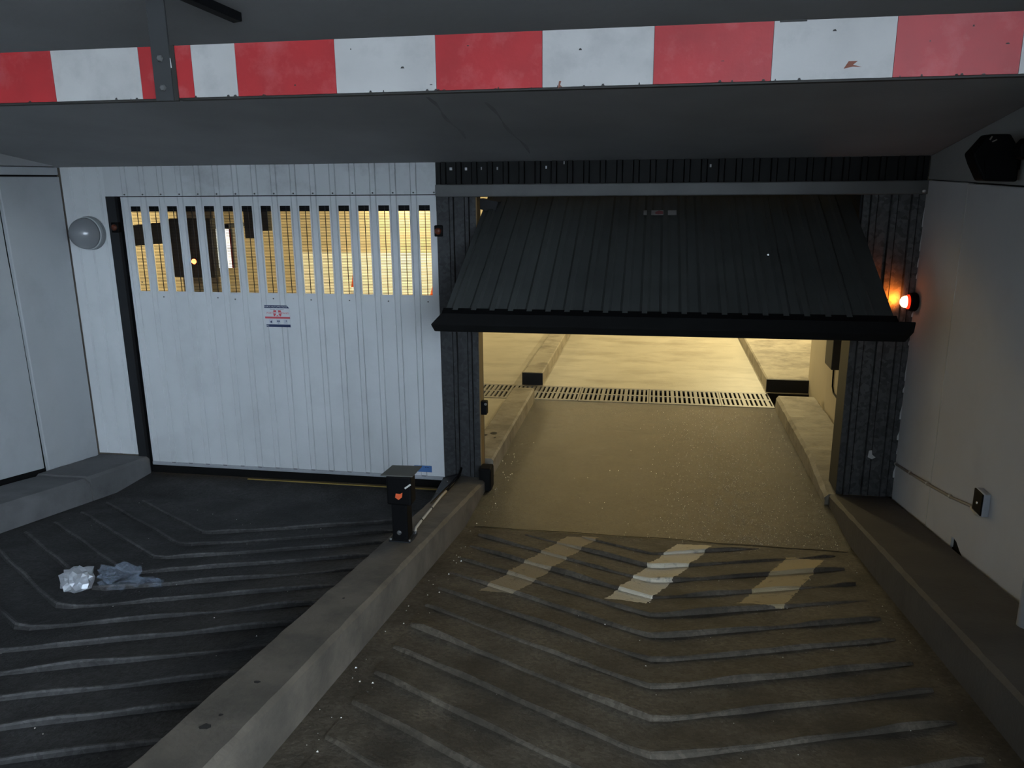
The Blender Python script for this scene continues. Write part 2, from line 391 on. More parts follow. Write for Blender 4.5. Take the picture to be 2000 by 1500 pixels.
# ---- chevron ribs cast on the ramp, each one a piece
def rib_piece(ax, ay, xl, xr, kl, kr, ymax, seed):
    """one V of ramp rib: apex (ax, ay) uphill, arms run down towards the doors"""
    prof = [(-0.020, 0.0), (-0.011, 0.017), (-0.002, 0.024), (0.010, 0.0235), (0.10, 0.010), (0.215, 0.0)]
    r2 = random.Random(seed); mb = MB(); n = 30; k = len(prof); rows = []
    for i in range(n+1):
        x = xl+(xr-xl)*i/n
        d = abs(x-ax); kk = kl if x < ax else kr
        y = ay+kk*(math.sqrt(d*d+0.0006)-0.0245)
        if y > ymax: continue
        jy = 0.006*noise.noise((x*2.2, seed*3.1, 0))+0.004*(r2.random()-0.5)
        jh = 0.78+0.75*noise.noise((x*3.5, seed*1.7, 4))+0.12*(r2.random()-.5)
        if i in (0, n): jh *= 0.6
        yc = ymax+0.045
        row = []
        for p in prof:
            yy = min(y+jy+p[0], yc)
            row.append((x, yy, rz(yy)-0.002+p[1]*max(.25, jh)*1.05*max(0, min(1, (yc-yy)/.12))))
        rows.append(row)
    for half in (0,):
        for i, r in enumerate(rows): mb.v += r
        for i in range(len(rows)-1):
            if abs(rows[i+1][0][0]-rows[i][0][0]) > 1.5*(xr-xl)/n: continue
            for q in range(k-1):
                mb.f.append((i*k+q, i*k+q+1, (i+1)*k+q+1, (i+1)*k+q))
    if mb.f:
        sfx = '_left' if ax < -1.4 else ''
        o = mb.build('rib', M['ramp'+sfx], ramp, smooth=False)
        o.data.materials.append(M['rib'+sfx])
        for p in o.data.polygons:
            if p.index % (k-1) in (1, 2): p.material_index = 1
for k in range(17):
    rib_piece(0.06, -1.14-0.262*k, -1.13, 1.22, 0.59, 0.42, -0.86, k+1)
for k in range(17):
    rib_piece(-2.94, -1.36-0.272*k, -4.12, -1.66, 0.72, 0.50, -0.70, k+41)

MB().box(-3.35, -1.68, -.028, -.014, -.052, -.045).build('light_leak_strip', M['painted_light_line'], ramp)  # yellow strip painted in for light leaking under the closed door
# ---- outer ceiling, parallel to the ramp
CZ = 2.535
def cz(y): return CZ-0.15*y
mb = MB().prism([(-5.2, 0.05, cz(0.05)), (2.6, 0.05, cz(0.05)), (2.6, -9.5, cz(-9.5)), (-5.2, -9.5, cz(-9.5))], (0, 0, 0.35))
ceil = struct(mb.build('ceiling', M['ceiling']))
# old scrape marks on the soffit
for (xa, ya, xb4, yb4) in ((-1.15, -1.85, -1.19, -0.82), (-0.88, -1.72, -0.86, -0.3)):
    q = MB(); n = 10
    for i in range(n):
        a = i/n; c = (i+1)/n
        p0 = Vector((xa+(xb4-xa)*a+0.01*math.sin(i), ya+(yb4-ya)*a, 0)); p1 = Vector((xa+(xb4-xa)*c+0.01*math.sin(i+1), ya+(yb4-ya)*c, 0))
        w0 = 0.008+0.006*math.sin(i*1.7); w1 = 0.008+0.006*math.sin((i+1)*1.7)
        q.poly([(p0.x-w0, p0.y, cz(p0.y)-.002), (p0.x+w0, p0.y, cz(p0.y)-.002), (p1.x+w1, p1.y, cz(p1.y)-.002), (p1.x-w1, p1.y, cz(p1.y)-.002)])
    q.build('scrape_mark', mat('scrape_grey', (0.24, 0.24, 0.24), 0.9), ceil)

# ---- left wall: three painted panels with dark gaps
XW = -4.75
wl = struct(MB().box(XW-0.35, XW-0.03, -9.0, 0.0, -0.1, 4.2).build('wall_left', M['gap']))
def slab_x(xa, xb2, pts, name, m, parent):
    """panel in an x = const plane: pts (y, z) polygon, thick from xa to xb2"""
    return MB().prism([(xa, y, z) for (y, z) in pts], (xb2-xa, 0, 0)).build(name, m, parent, bevel=0.006)
pz = lambda y: 0.2+0.15*(-0.8-y)
slab_x(XW-0.05, XW, [(-0.012, pz(0)-.03), (-0.598, pz(-.6)-.03), (-0.612, .8), (-0.622, 1.4), (-0.634, 1.9), (-0.645, 2.462), (-0.012, 2.462)], 'wall_panel', M['wall_l'], wl)
slab_x(XW-0.05, XW-0.012, [(-0.630, pz(-.63)+.02), (-4.4, pz(-4.4)+.02), (-4.4, 2.466), (-0.668, 2.466), (-0.662, 1.9), (-0.642, 1.4), (-.634, .8)], 'wall_panel', M['wall_l'], wl)
slab_x(XW-0.05, XW-0.005, [(-0.012, 2.475), (-4.4, 2.479), (-4.4, 2.54), (-0.012, 2.535)], 'wall_panel', M['wall_l'], wl)
slab_x(XW-0.05, XW+0.01, [(-0.05, cz(-.05)-.002), (-4.4, 2.541), (-4.4, cz(-4.4)+.03), (-0.05, cz(0)+.03)], 'soffit_flank', M['ceiling'], wl)
slab_x(XW-0.05, XW-0.012, [(-4.42, pz(-4.42)), (-9.0, pz(-9)), (-9.0, 4.2), (-4.42, 4.2)], 'wall_panel', M['wall_l'], wl)

# ---- right wall
XRW = 1.80
wr = struct(MB().box(XRW+0.03, XRW+0.4, -5.2, 0.0, -0.1, 3.2).build('wall_right', M['gap']))
slab_x(XRW+0.05, XRW, [(0.0, pz(0)-.04), (-0.745, pz(-.745)-.04), (-0.745, 2.362), (0.0, 2.375)], 'wall_panel', M['wall_r'], wr)
slab_x(XRW+0.05, XRW, [(-0.753, pz(-.753)-.04), (-1.19, pz(-1.19)-.04), (-1.19, pz(-1.19)+.055), (-1.215, pz(-1.19)+.066), (-1.27, pz(-1.27)+.05), (-1.33, pz(-1.33)+.012), (-1.40, pz(-1.4)-.02), (-5.2, pz(-5.2)-.02), (-5.2, 2.27), (-0.753, 2.358)], 'wall_panel', M['wall_r'], wr)
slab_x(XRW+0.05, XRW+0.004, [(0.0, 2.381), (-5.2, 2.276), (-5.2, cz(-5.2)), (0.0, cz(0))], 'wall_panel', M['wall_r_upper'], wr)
MB().box(XRW-0.0015, XRW+0.03, -0.7545, -0.7435, 0.2, 2.36).build('joint_strip', M['joint'], wr)
MB().box(XRW+0.012, XRW+0.03, -1.345, -1.18, pz(-1.2)-.02, pz(-1.2)+.09).build('drain_hole', M['gap'], wr)
MB().box(XRW-0.004, XRW+0.03, -1.205, -1.192, pz(-1.2), pz(-1.2)+.06).build('hole_edge', M['joint'], wr)
# street behind the viewer, at the top of the ramp
struct(MB().poly([(-40, -11, rz(-11)), (40, -11, rz(-11)), (40, -60, rz(-11)), (-40, -60, rz(-11))]).poly([(2.06, -5.2, rz(-11)), (40, -5.2, rz(-11)), (40, -11, rz(-11)), (2.06, -11, rz(-11))]).build('floor_street', mat('street_asphalt', (.10, .10, .10), .85)))
struct(MB().box(-20, 2.5, -15.5, -14.5, 1.4, 10.0).build('rear_sky_blocker', mat('dark_sky_blocker', (.12, .115, .11), .85)))  # unseen building added to block daylight from straight behind
MB().box(2.06, 2.25, -11.0, -5.2, -.1, rz(-11)+.1).build('retaining_edge', M['platform_l'], bpy.data.objects['wall_right'])
# retaining wall left of the street ramp ends; the ramp is open to the sky further up

# ---- platforms and curbs
tag(curb('curb', -1.52, -1.265, [(-0.02, -0.12, pz(0)), (-9.0, rz(-9)-.1, pz(-9))], M['curb'], ch=0.018, seed=3), 'long concrete curb dividing the two ribbed ramp lanes', 'curb')
pr = tag(curb('platform', 1.36, 1.797, [(0.0, -0.1, pz(0)+.01), (-9.0, rz(-9)-.1, pz(-9)+.01)], M['platform_r'], ch=0.018, seed=4), 'dark sloping concrete ledge along the right grey wall', 'ledge')
tag(curb('platform', -4.75, -4.27, [(0.0, -0.15, pz(0)+.02), (-0.74, -0.1, pz(-.74)), (-0.745, -0.1, pz(-.745))], M['platform_l'], ch=0.02, seed=5), 'grey concrete ledge block below the white pillar panel', 'ledge')
tag(curb('platform', -4.75, -4.27, [(-0.757, -0.1, pz(-.757)-.012), (-9.0, rz(-9)-.1, pz(-9)-.012)], M['platform_l'], ch=0.035, seed=6, jit=0.003, step=.16), 'grimy rounded concrete ledge along the left grey wall', 'ledge')

# ================================================================== FACADE
o = corrugated(-4.745, -4.365, 0.115, 2.545, 0.125, 0.012, 0.001, M['white_sheet'], 'metal_cladding', start=-4.66)
tag(o, 'tall white sheet metal panel carrying the round lamp', 'panel')
o = corrugated(-4.365, -1.62, 2.305, 2.545, 0.1597, 0.044, 0.002, M['white_dirty'], 'metal_cladding', start=-4.19)
tag(o, 'white corrugated panel above the closed garage door', 'panel')
for i in range(17):
    MB().lathe([(0.007, 0), (0.006, 0.004)], (-4.19+0.1597*i, -0.009, 2.318), 'y', 8).build('screw', M['steel_bar'], o)
o = corrugated(-1.62, 1.80, 2.375, 2.545, 0.118, 0.040, 0.009, M['dark_sheet'], 'metal_cladding', start=-1.56)
tag(o, 'black corrugated panel above the open garage door', 'panel')
for i, (x, z) in enumerate(((-1.50, 2.487), (-1.385, 2.485), (-1.27, 2.487), (-1.15, 2.486), (-.79, 2.49), (.37, 2.487), (-0.66, 2.52))):
    w = (0.018, 0.016, 0.006, 0.01, 0.01, 0.012, .006)[i]
    MB().box(x-w/2, x+w/2, -0.0105, 0, z-.010, z+.010).build('paint_chip', M['chip'], o)
mid = corrugated(-1.62, -1.31, 0.03, 2.30, 0.118, 0.034, 0.012, M['galv_mid'], 'metal_cladding', start=-1.505)
tag(mid, 'dark galvanised column cladding between the two doors', 'panel')
MB().box(-1.318, -1.309, -0.004, 0.10, 0.03, 2.28).build('edge_trim', mat('yellow_brown_edge', (0.20, 0.12, 0.04), 0.6), mid)  # yellow-brown strip along the column's inner edge
rc = corrugated(1.405, 1.80, 0.094, 2.30, 0.13, 0.045, 0.014, M['galv'], 'metal_cladding', start=1.475)
tag(rc, 'mottled galvanised column cladding beside the lit orange lamp', 'panel')
MB().box(1.404, 1.4195, 0.004, 0.255, 0.105, 2.28).build('edge_trim', M['frame_dark'], rc)
# chipped paint line down the wall side of that column
r2 = random.Random(12)
z = 0.25
while z < 2.22:
    h = 0.03+0.14*r2.random(); w = 0.003+0.005*r2.random()*(1.8 if z < 1.0 else .7)
    MB().prism([(1.797-w, -0.016, z), (1.799, -0.016, z), (1.799, -0.016, z+h), (1.797-w*.4, -0.016, z+h*.7), (1.797-w*1.1, -0.016, z+h*.4)], (0, 0.004, 0)).build('paint_chip', M['chip'], rc)
    z += h+0.02+0.10*r2.random()
MB().prism([(1.60, -0.0155, .40), (1.63, -0.0155, .385), (1.655, -0.0155, .40), (1.63, -0.0155, .42), (1.625, -0.0155, .455), (1.605, -0.0155, .45)], (0, .004, 0)).build('paint_chip', M['chip'], rc)

# header bar above the right opening
hb = thing('header_bar', 'grey horizontal steel bar above the open garage door', 'bar', (0.1, 0, 2.28))
MB().box(-1.618, 1.815, -0.035, 0.03, 2.284, 2.376).build('bar', M['steel_bar'], hb, bevel=0.008)
MB().lathe([(0.013, 0), (0.013, 0.008), (0.006, 0.012)], (1.775, -0.035, 2.305), 'y', 12).build('bolt', M['chrome'], hb, smooth=True)

# walls behind the cladding so the facade has a body
fb = MB(); fb.box(-4.9, -4.30, 0.02, 0.10, -0.1, 2.7); fb.box(-1.64, -1.33, 0.055, 0.22, -0.1, 2.3); fb.box(1.42, 2.2, 0.02, 0.25, 0.09, 2.3)
fb.box(-4.9, 2.2, 0.022, 0.30, 2.40, 3.1); fb.box(-9.5, -4.9, 0.02, 0.3, -.1, 3.1); fb.box(2.2, 6.0, 0.02, 0.25, -.1, 3.1)
struct(fb.build('wall_front', M['curb']))

# ---- closed door (left)
DX0, DX1 = -4.235, -1.622
gd = thing('garage_door', 'closed white corrugated garage door with a row of upright slots', 'door', (-2.93, 0, 0))
CS = [-4.111+0.15975*i for i in range(16)]
corrugated(DX0, DX1, 0.050, 2.298, 0.15975, 0.044, 0.003, M['white_sheet'], 'door_sheet', gd, slots=(1.545, 2.226, 0.086, CS), start=CS[0]-0.15975/2, y=-0.002)
# grille behind each slot: shared mesh
g = MB(); zz = 1.551
g.box(-0.0022, 0.0022, -0.003, 0.003, 1.54, 2.23)
while zz < 2.226:
    g.box(-0.046, 0.046, -0.0015, 0.0015, zz-0.0018, zz+0.0018); zz += 0.0118
gme = g.mesh('grille', M['frame_dark'])
for c in CS: link_mesh('grille', gme, gd, (c, 0.014, 0))
MB().box(DX0, DX1, 0.03, 0.05, 2.182, 2.41).build('top_rail', M['black'], gd)
MB().box(DX0, DX1, 0.004, 0.05, 1.40, 1.54).build('middle_rail', M['white_sheet'], gd)
MB().box(DX0, DX1, -0.012, 0.05, 0.032, 0.062).build('bottom_rail', mat('grey_lacquered_rail', (0.36, 0.38, 0.40), 0.5), gd, bevel=0.004)
sl = MB().box(DX0, DX1, -0.010, 0.05, -0.036, 0.032)
sl.build('rubber_seal', M['black_rubber'], gd)
# rib end shadows: small dark blocks drawn for the shade in hollow ribs
for c in CS[:-1]:
    MB().box(c+0.15975/2-0.017, c+0.15975/2+0.017, -0.0115, -0.002, 0.050, 0.064).build('rib_end_shade', M['steel_bar'], gd)
sk = MB()
fr = thing('door_frame', 'black steel jamb left of the closed garage door', 'door frame', (-4.30, 0, 0))
MB().box(-4.365, -4.285, -0.006, 0.10, -0.055, 2.305).build('jamb', M['frame_dark'], fr)
MB().box(-4.285, -4.24, 0.03, 0.10, -0.055, 2.305).build('rebate', M['black'], fr)
# small scuffs / screws on the sheet
for i, (x, z) in enumerate([(-3.95, 1.50), (-3.47, 1.50), (-3.32, 1.49), (-2.99, 1.50), (-2.67, 1.495), (-2.35, 1.495), (-2.03, 1.495), (-1.71, 1.495), (-4.13, 1.62)]):
    MB().lathe([(0.006, 0), (0.005, 0.003)], (x, -0.003 if i else -0.003, z), 'y', 8).build('screw', M['steel_bar'], gd)

def text_mesh(body, size, loc, m, parent, name, align='CENTER', sx=1.0):
    cu = bpy.data.curves.new(name, 'FONT'); cu.body = body; cu.size = size; cu.align_x = align; cu.align_y = 'CENTER'; cu.resolution_u = 2
    to = bpy.data.objects.new('tmp', cu); COL.objects.link(to)
    dg = bpy.context.evaluated_depsgraph_get()
    me = bpy.data.meshes.new_from_object(to.evaluated_get(dg)); bpy.data.objects.remove(to, do_unlink=True)
    for v in me.vertices:
        x, y, z = v.co; v.co = (loc[0]+x*sx, loc[1]-z, loc[2]+y)
    me.materials.clear(); me.materials.append(m); me.name = name
    o = bpy.data.objects.new(name, me); COL.objects.link(o); attach(o, parent); return o
# safety sticker: x -3.07..-2.855, z 1.27..1.45
st = MB().prism([(-3.068, -0.0145, 1.272), (-2.855, -0.0145, 1.272), (-2.855, -0.0145, 1.425), (-2.878, -0.0145, 1.449), (-3.068, -0.0145, 1.449)], (0, 0.0022, 0)).build('safety_sticker', M['sticker_white'], gd)
st['label'] = 'white, red and navy safety sticker'
SY = -0.0150
MB().prism([(-3.068, SY, 1.425), (-2.855, SY, 1.425), (-2.878, SY, 1.449), (-3.068, SY, 1.449)], (0, 0.0004, 0)).build('header_print', M['navy_print'], st)
MB().prism([(-3.062, SY, 1.272), (-2.855, SY, 1.272), (-2.855, SY, 1.294), (-3.062, SY, 1.294)], (0, 0.0004, 0)).build('footer_print', M['navy_print'], st)
MB().prism([(-3.068, SY, 1.341), (-2.855, SY, 1.341), (-2.855, SY, 1.356), (-3.068, SY, 1.356)], (0, 0.0004, 0)).build('red_bar_print', M['red_print'], st)
text_mesh('PORTE AUTOMATIQUE', 0.0185, (-2.972, SY-.0006, 1.437), M['sticker_white'], st, 'lettering', sx=1.02)
text_mesh('Passage strictement', 0.0135, (-2.962, SY-.0006, 1.416), M['navy_print'], st, 'lettering', sx=1.1)
text_mesh('PORT', 0.022, (-3.025, SY-.0006, 1.385), M['red_print'], st, 'lettering')
text_mesh('DANG', 0.022, (-2.895, SY-.0006, 1.385), M['red_print'], st, 'lettering')
# person pictogram, white on red
MB().prism([(-2.992, SY, 1.360), (-2.930, SY, 1.360), (-2.926, SY, 1.385), (-2.930, SY, 1.408), (-2.992, SY, 1.408), (-2.996, SY, 1.385)], (0, 0.0004, 0)).build('pictogram_ground', M['red_print'], st)
pc = MB().lathe([(0.009, 0), (0.009, 0.0004)], (-2.961, SY-.0002, 1.400), 'y', 16)
pc.prism([(-2.992, SY-.0006, 1.391), (-2.930, SY-.0006, 1.391), (-2.930, SY-.0006, 1.384), (-2.953, SY-.0006, 1.382), (-2.940, SY-.0006, 1.361), (-2.950, SY-.0006, 1.361), (-2.961, SY-.0006, 1.371), (-2.972, SY-.0006, 1.361), (-2.982, SY-.0006, 1.361), (-2.969, SY-.0006, 1.382), (-2.992, SY-.0006, 1.384)], (0, .0003, 0))
pc.build('pictogram_figure', M['sticker_white'], st)
for xx in (-3.02, -2.957, -2.895):
    ic = MB().box(xx-.016, xx+.016, SY-.0002, SY+.0002, 1.300, 1.334).build('icon_frame', mat('pale_icon_ground', (0.52, 0.55, 0.62), .5), st)
MB().prism([(-3.03, SY-.0006, 1.312), (-3.012, SY-.0006, 1.326), (-3.012, SY-.0006, 1.304)], (0, .0002, 0)).build('icon', M['navy_print'], st)
ic = MB()
for q in range(3): ic.box(-2.968+q*.009, -2.962+q*.009, SY-.0008, SY-.0003, 1.314, 1.326)
ic.box(-2.960, -2.954, SY-.0008, SY-.0003, 1.303, 1.307); ic.build('icon', M['navy_print'], st)
MB().box(-2.892, -2.884, SY-.0008, SY-.0003, 1.319, 1.326).build('icon', M['navy_print'], st)
text_mesh('A2', 0.018, (-3.050, SY-.0006, 1.283), M['sticker_white'], st, 'lettering')
# blue sticker at the foot
bs = MB().box(-1.872, -1.725, -0.0145, -0.0125, 0.098, 0.152).build('blue_sticker', M['blue_print'], gd)
bs['label'] = 'small blue sticker near the foot'
for x in (-1.775, -1.757): MB().box(x-.005, x+.005, -0.0150, -0.0145, 0.136, 0.144).build('blue_sticker_print', M['navy_print'], bs)

# photocell lamps on the door sides (unlit)
def unlit(x, z, label):
    t = thing('warning_lamp', label, 'lamp', (x, 0, z))
    MB().box(x-.035, x+.03, -0.02, 0.03, z-.042, z+.042).build('housing', M['black'], t, bevel=0.008)
    MB().lathe([(0.026, 0), (0.026, 0.006), (0.02, 0.016), (0.008, 0.02)], (x-.004, -0.02, z), 'y', 20).build('lens', M['orange_lens_off'], t, smooth=True)
unlit(-1.605, 2.035, 'unlit dark amber lamp on the column between the doors')
unlit(-4.305, 2.06, 'unlit brownish lamp in the left door jamb')

# ---- tilting door (right), half open
TH = math.atan2(0.478, 1.0); YB, ZB = -1.085, 1.597
td = thing('tilting_garage_door', 'black corrugated garage door tilted half open', 'door', (0.04, YB, ZB))
LEN = 2.05
def tp(x, u, n=0.0):
    """point on the tilted leaf: u along it from the lower edge, n out along its front normal"""
    return (x, YB+u*math.cos(TH)-n*math.sin(TH), ZB+u*math.sin(TH)+n*math.cos(TH)*1.0)
PX0, PX1 = -1.295, 1.385
mb = MB(); pts = [(PX0, 0)]
x = PX0+0.07
while x < PX1-0.05:
    pts += [(x-.032, 0), (x-.016, .013), (x+.016, .013), (x+.032, 0)]; x += 0.118
pts.append((PX1, 0))
for (a, b2) in zip(pts[:-1], pts[1:]):
    mb.poly([tp(a[0], 0, a[1]), tp(b2[0], 0, b2[1]), tp(b2[0], LEN, b2[1]), tp(a[0], LEN, a[1])])
po = mb.build('door_sheet', M['panel_sheet'], td)
so = po.modifiers.new('thickness', 'SOLIDIFY'); so.thickness = 0.004
for xx in (PX0, PX1-0.04):
    MB().prism([tp(xx, 0, -.002), tp(xx+.04, 0, -.002), tp(xx+.04, 0, -.045), tp(xx, 0, -.045)], Vector(tp(0, LEN, 0))-Vector(tp(0, 0, 0))).build('side_rail', M['frame_dark'], td)
MB().prism([tp(PX0, LEN-.05, -.002), tp(PX1, LEN-.05, -.002), tp(PX1, LEN-.05, -.045), tp(PX0, LEN-.05, -.045)], Vector(tp(0, .05, 0))-Vector(tp(0, 0, 0))).build('top_rail', M['frame_dark'], td)
# lower rail with a wider drooping rubber lip
MB().prism([tp(PX0-.01, 0.02, .016), tp(PX0-.01, -.05, .014), tp(PX0-.01, -.06, -.05), tp(PX0-.01, 0.02, -.05)], (PX1-PX0+.02, 0, 0)).build('bottom_rail', M['black'], td)
L0 = [Vector(tp(0, -.045, .012)), Vector(tp(0, -.05, -.05))]
MB().prism([(PX0-.075, L0[0].y-.035, L0[0].z-.060), (PX0-.01, L0[0].y, L0[0].z+.01), (PX0-.01, L0[1].y, L0[1].z), (PX0-.06, L0[1].y-.02, L0[1].z-.055)], (PX1-PX0+.115, 0, 0)).build('rubber_lip', M['black_rubber'], td, bevel=.006)
lb = MB().prism([tp(-0.085, 1.245, .0148), tp(0.150, 1.245, .0148), tp(0.150, 1.315, .0148), tp(-0.085, 1.315, .0148)], (0, -.0008, .0014)).build('worn_label', M['label_grey'], td)
lb['label'] = 'worn grey label strip with a faint red mark'
MB().prism([tp(0.0, 1.257, .0166), tp(0.055, 1.257, .0166), tp(0.055, 1.30, .0166), tp(0.025, 1.31, .0166), tp(0.0, 1.29, .0166)], (0, -.0004, .0006)).build('label_print', M['label_red'], lb)
MB().lathe([(0.008, 0), (0.006, .004)], tp(0.74, .72, .002), 'y', 8).build('rivet', M['chrome'], td)
MB().box(1.392, 1.419, .03, .75, 1.75, 2.42).build('leak_blocker', M['frame_dark'], td)  # dark box added to block light leaking past the leaf's side
MB().prism([(-1.312, .12, 2.19), (-1.20, .12, 2.16), (-1.17, .12, 2.245), (-1.312, .12, 2.27)], (0, .12, 0)).build('spring_bracket', M['frame_dark'], td)
# pivot arms either side behind the leaf
for xx in (PX0+.012, PX1-.022):
    MB().tube([(xx, 0.12, 1.62), (xx, 0.10, 1.9), (xx, 0.06, 2.13)], 0.012, 8).build('pivot_arm', M['frame_dark'], td)

# ---- round lamp on the pillar
gl = thing('round_lamp', 'round wall lamp with a grey dome on the white pillar', 'lamp', (-4.555, 0, 2.02))
c = (-4.535, -0.005, 2.015)
MB().lathe([(0.135, 0), (0.135, 0.035), (0.125, 0.045)], c, 'y', 40).build('base', mat('grey_lamp_base', (.20, .215, .22), .5), gl, smooth=False)
MB().lathe([(0.127, 0.045), (0.131, 0.050), (0.131, 0.056), (0.126, 0.060)], c, 'y', 40).build('rim', mat('pale_lamp_rim', (.45, .47, .48), .4), gl)
prof = [(0.125*math.cos(a), 0.060+0.132*math.sin(a)) for a in [i*math.pi/2/12 for i in range(13)]]; prof[-1] = (0.002, prof[-1][1])
MB().lathe(prof, c, 'y', 40).build('dome', M['globe'], gl, smooth=True)

# ---- lit warning lamp on the right column
wlmp = thing('warning_lamp', 'glowing orange warning lamp at the right wall corner', 'lamp', (1.77, -0.05, 1.56))
MB().lathe([(0.058, 0.0), (0.066, 0.012), (0.062, 0.045), (0.052, 0.052)], (1.799, -0.068, 1.56), 'x', 24, sign=-1).build('housing', M['black'], wlmp)
MB().lathe([(0.042, 0), (0.041, 0.014), (0.033, 0.030), (0.018, 0.040), (0.003, 0.043)], (1.733, -0.068, 1.56), 'x', 24, sign=-1).build('lens', M['amber_lit'], wlmp, smooth=True)
MB().lathe([(0.050, 0), (0.049, 0.010), (0.043, 0.017)], (1.748, -0.068, 1.56), 'x', 24, sign=-1).build('lens_rim', M['amber_side'], wlmp)
pl = bpy.data.lights.new('amber_glow', 'SPOT'); pl.energy = 9.0; pl.color = (1.0, 0.20, 0.015); pl.shadow_soft_size = 0.02
pl.spot_size = math.radians(140); pl.spot_blend = 0.8       # the lens throws its light forwards, along the column
plo = bpy.data.objects.new('amber_glow', pl); plo.location = (1.682, -0.068, 1.56); COL.objects.link(plo)
plo.rotation_euler = Vector((-0.45, 0.85, 0.25)).to_track_quat('-Z', 'Y').to_euler()

# ---- flood light, top right
fl = thing('flood_light', 'black angular floodlight under the ceiling at the right wall', 'lamp', (1.72, -1.40, 2.5))
pts = [(1.557, 2.510), (1.573, 2.529), (1.628, 2.602), (1.722, 2.601), (1.760, 2.544), (1.776, 2.494), (1.780, 2.432), (1.780, 2.370), (1.624, 2.376), (1.578, 2.460)]
MB().prism([(x, -1.47, z) for x, z in pts], (0, 0.13, 0)).build('housing', M['black'], fl, bevel=0.01)
MB().prism([(1.628, -1.478, 2.392), (1.765, -1.478, 2.388), (1.760, -1.478, 2.47), (1.615, -1.478, 2.475)], (0, .010, 0)).build('lens', mat('dark_lens_glass', (.006, .006, .007), .35, spec=.1), fl)
MB().prism([(1.630, -1.475, 2.572), (1.638, -1.475, 2.590), (1.633, -1.475, 2.592), (1.624, -1.475, 2.576)], (0, .006, 0)).build('clip', M['conduit'], fl)
MB().prism([(1.640, -1.475, 2.562), (1.660, -1.475, 2.572), (1.658, -1.475, 2.577), (1.638, -1.475, 2.567)], (0, .006, 0)).build('clip', M['conduit'], fl)
MB().box(1.75, 1.803, -1.42, -1.38, 2.43, 2.49).build('bracket', M['black'], fl)
f2 = thing('flood_light', 'second black lamp at the right edge beside the angular floodlight', 'lamp', (1.74, -1.66, 2.52))
MB().prism([(1.692, -1.70, 2.478), (1.77, -1.70, 2.470), (1.79, -1.70, 2.55), (1.715, -1.70, 2.575), (1.680, -1.70, 2.53)], (0, .10, 0)).build('housing', M['black'], f2, bevel=.01)
MB().box(1.76, 1.803, -1.67, -1.64, 2.49, 2.53).build('bracket', M['black'], f2)

# ---- height limiter beam hung from the ceiling
hbm = thing('height_limit_beam', 'red and white striped height beam hung below the ceiling', 'beam', (-0.5, -3.4, 2.67))
EDG = [-3.37, -3.03, -2.70, -2.37, -2.03, -1.705, -1.515, -1.36, -1.02, -0.69, -0.355, -0.02, 0.32, 0.655, 0.985, 1.32, 1.65]
COLR = ['white', 'red', 'white', 'red', 'white', 'red', 'white', 'red', 'white', 'red', 'white', 'red', 'white', 'red', 'white', 'red']
for i, cn in enumerate(COLR):
    MB().box(EDG[i]+0.0006, EDG[i+1]-0.0006, -3.4, -3.392, 2.676, 2.838).build(cn+'_band', M[cn+'_paint'], hbm)
MB().box(-3.37, -1.60, -3.3915, -3.352, 2.670, 2.836).build('beam_core', M['beam_core'], hbm)
MB().box(-1.585, 1.65, -3.3915, -3.352, 2.670, 2.836).build('beam_core', M['beam_core'], hbm)
r2 = random.Random(5)
for i in range(46):
    x = -2.3+3.3*r2.random(); w = .003+.010*r2.random(); h = .002+.005*r2.random()
    zb_ = 2.676 if r2.random() < .75 else 2.69+.12*r2.random()
    MB().prism([(x, -3.4006, zb_), (x+w, -3.4006, zb_), (x+w*.7, -3.4006, zb_+h), (x+w*.2, -3.4006, zb_+h*.8)], (0, .0004, 0)).build('paint_chip', M['beam_core'], hbm)
for (x, z, w, h, k) in ((0.545, 2.713, .05, .02, 'a'), (-0.300, 2.682, .014, .022, 'b')):
    rm = mat('rust_chip', (.22, .08, .05), .8)
    MB().prism([(x-w/2, -3.4006, z-h/2), (x-w/4, -3.4006, z+h/2), (x+w/4, -3.4006, z+h/2), (x, -3.4006, z), (x+w/2, -3.4006, z-h/3), (x, -3.4006, z-h/4)], (0, .0004, 0)).build('rust_chip', rm, hbm)
MB().box(0.335, 0.41, -3.4008, -3.39, 2.834, 2.8395).build('edge_chip', M['beam_core'], hbm)
sp = MB().box(-1.652, -1.588, -3.408, -3.4005, 2.668, cz(-3.4)+.02).build('strap', M['strap'], hbm)
MB().box(-1.588, -1.572, -3.404, -3.398, 2.668, 2.84).build('strap_edge', M['beam_core'], hbm)
for z in (2.800, 2.708):
    MB().lathe([(0.012, 0), (0.012, .004), (0.008, .008)], (-1.621, -3.408, z), 'y', 6).build('bolt', M['steel_bar'], hbm)
MB().prism([(-1.589, -3.4065, 2.77), (-1.585, -3.4065, 2.77), (-1.587, -3.4065, 2.80), (-1.591, -3.4065, 2.80)], (0, .002, 0)).build('paint_chip', M['chip'], hbm)
# black channel on the ceiling
cb = MB()
a0, a1 = Vector((-1.62, -3.42, 0)), Vector((-1.515, -3.06, 0))
d = (a1-a0).normalized(); nrm = Vector((-d.y, d.x, 0))*0.022
cb.prism([(p.x, p.y, cz(p.y)-.03) for p in (a0-nrm, a0+nrm, a1+nrm, a1-nrm)], (0, 0, .04))
tag(cb.build('ceiling_channel', M['black'], bevel=.004), 'short black metal channel fixed to the ceiling behind the strap', 'channel')

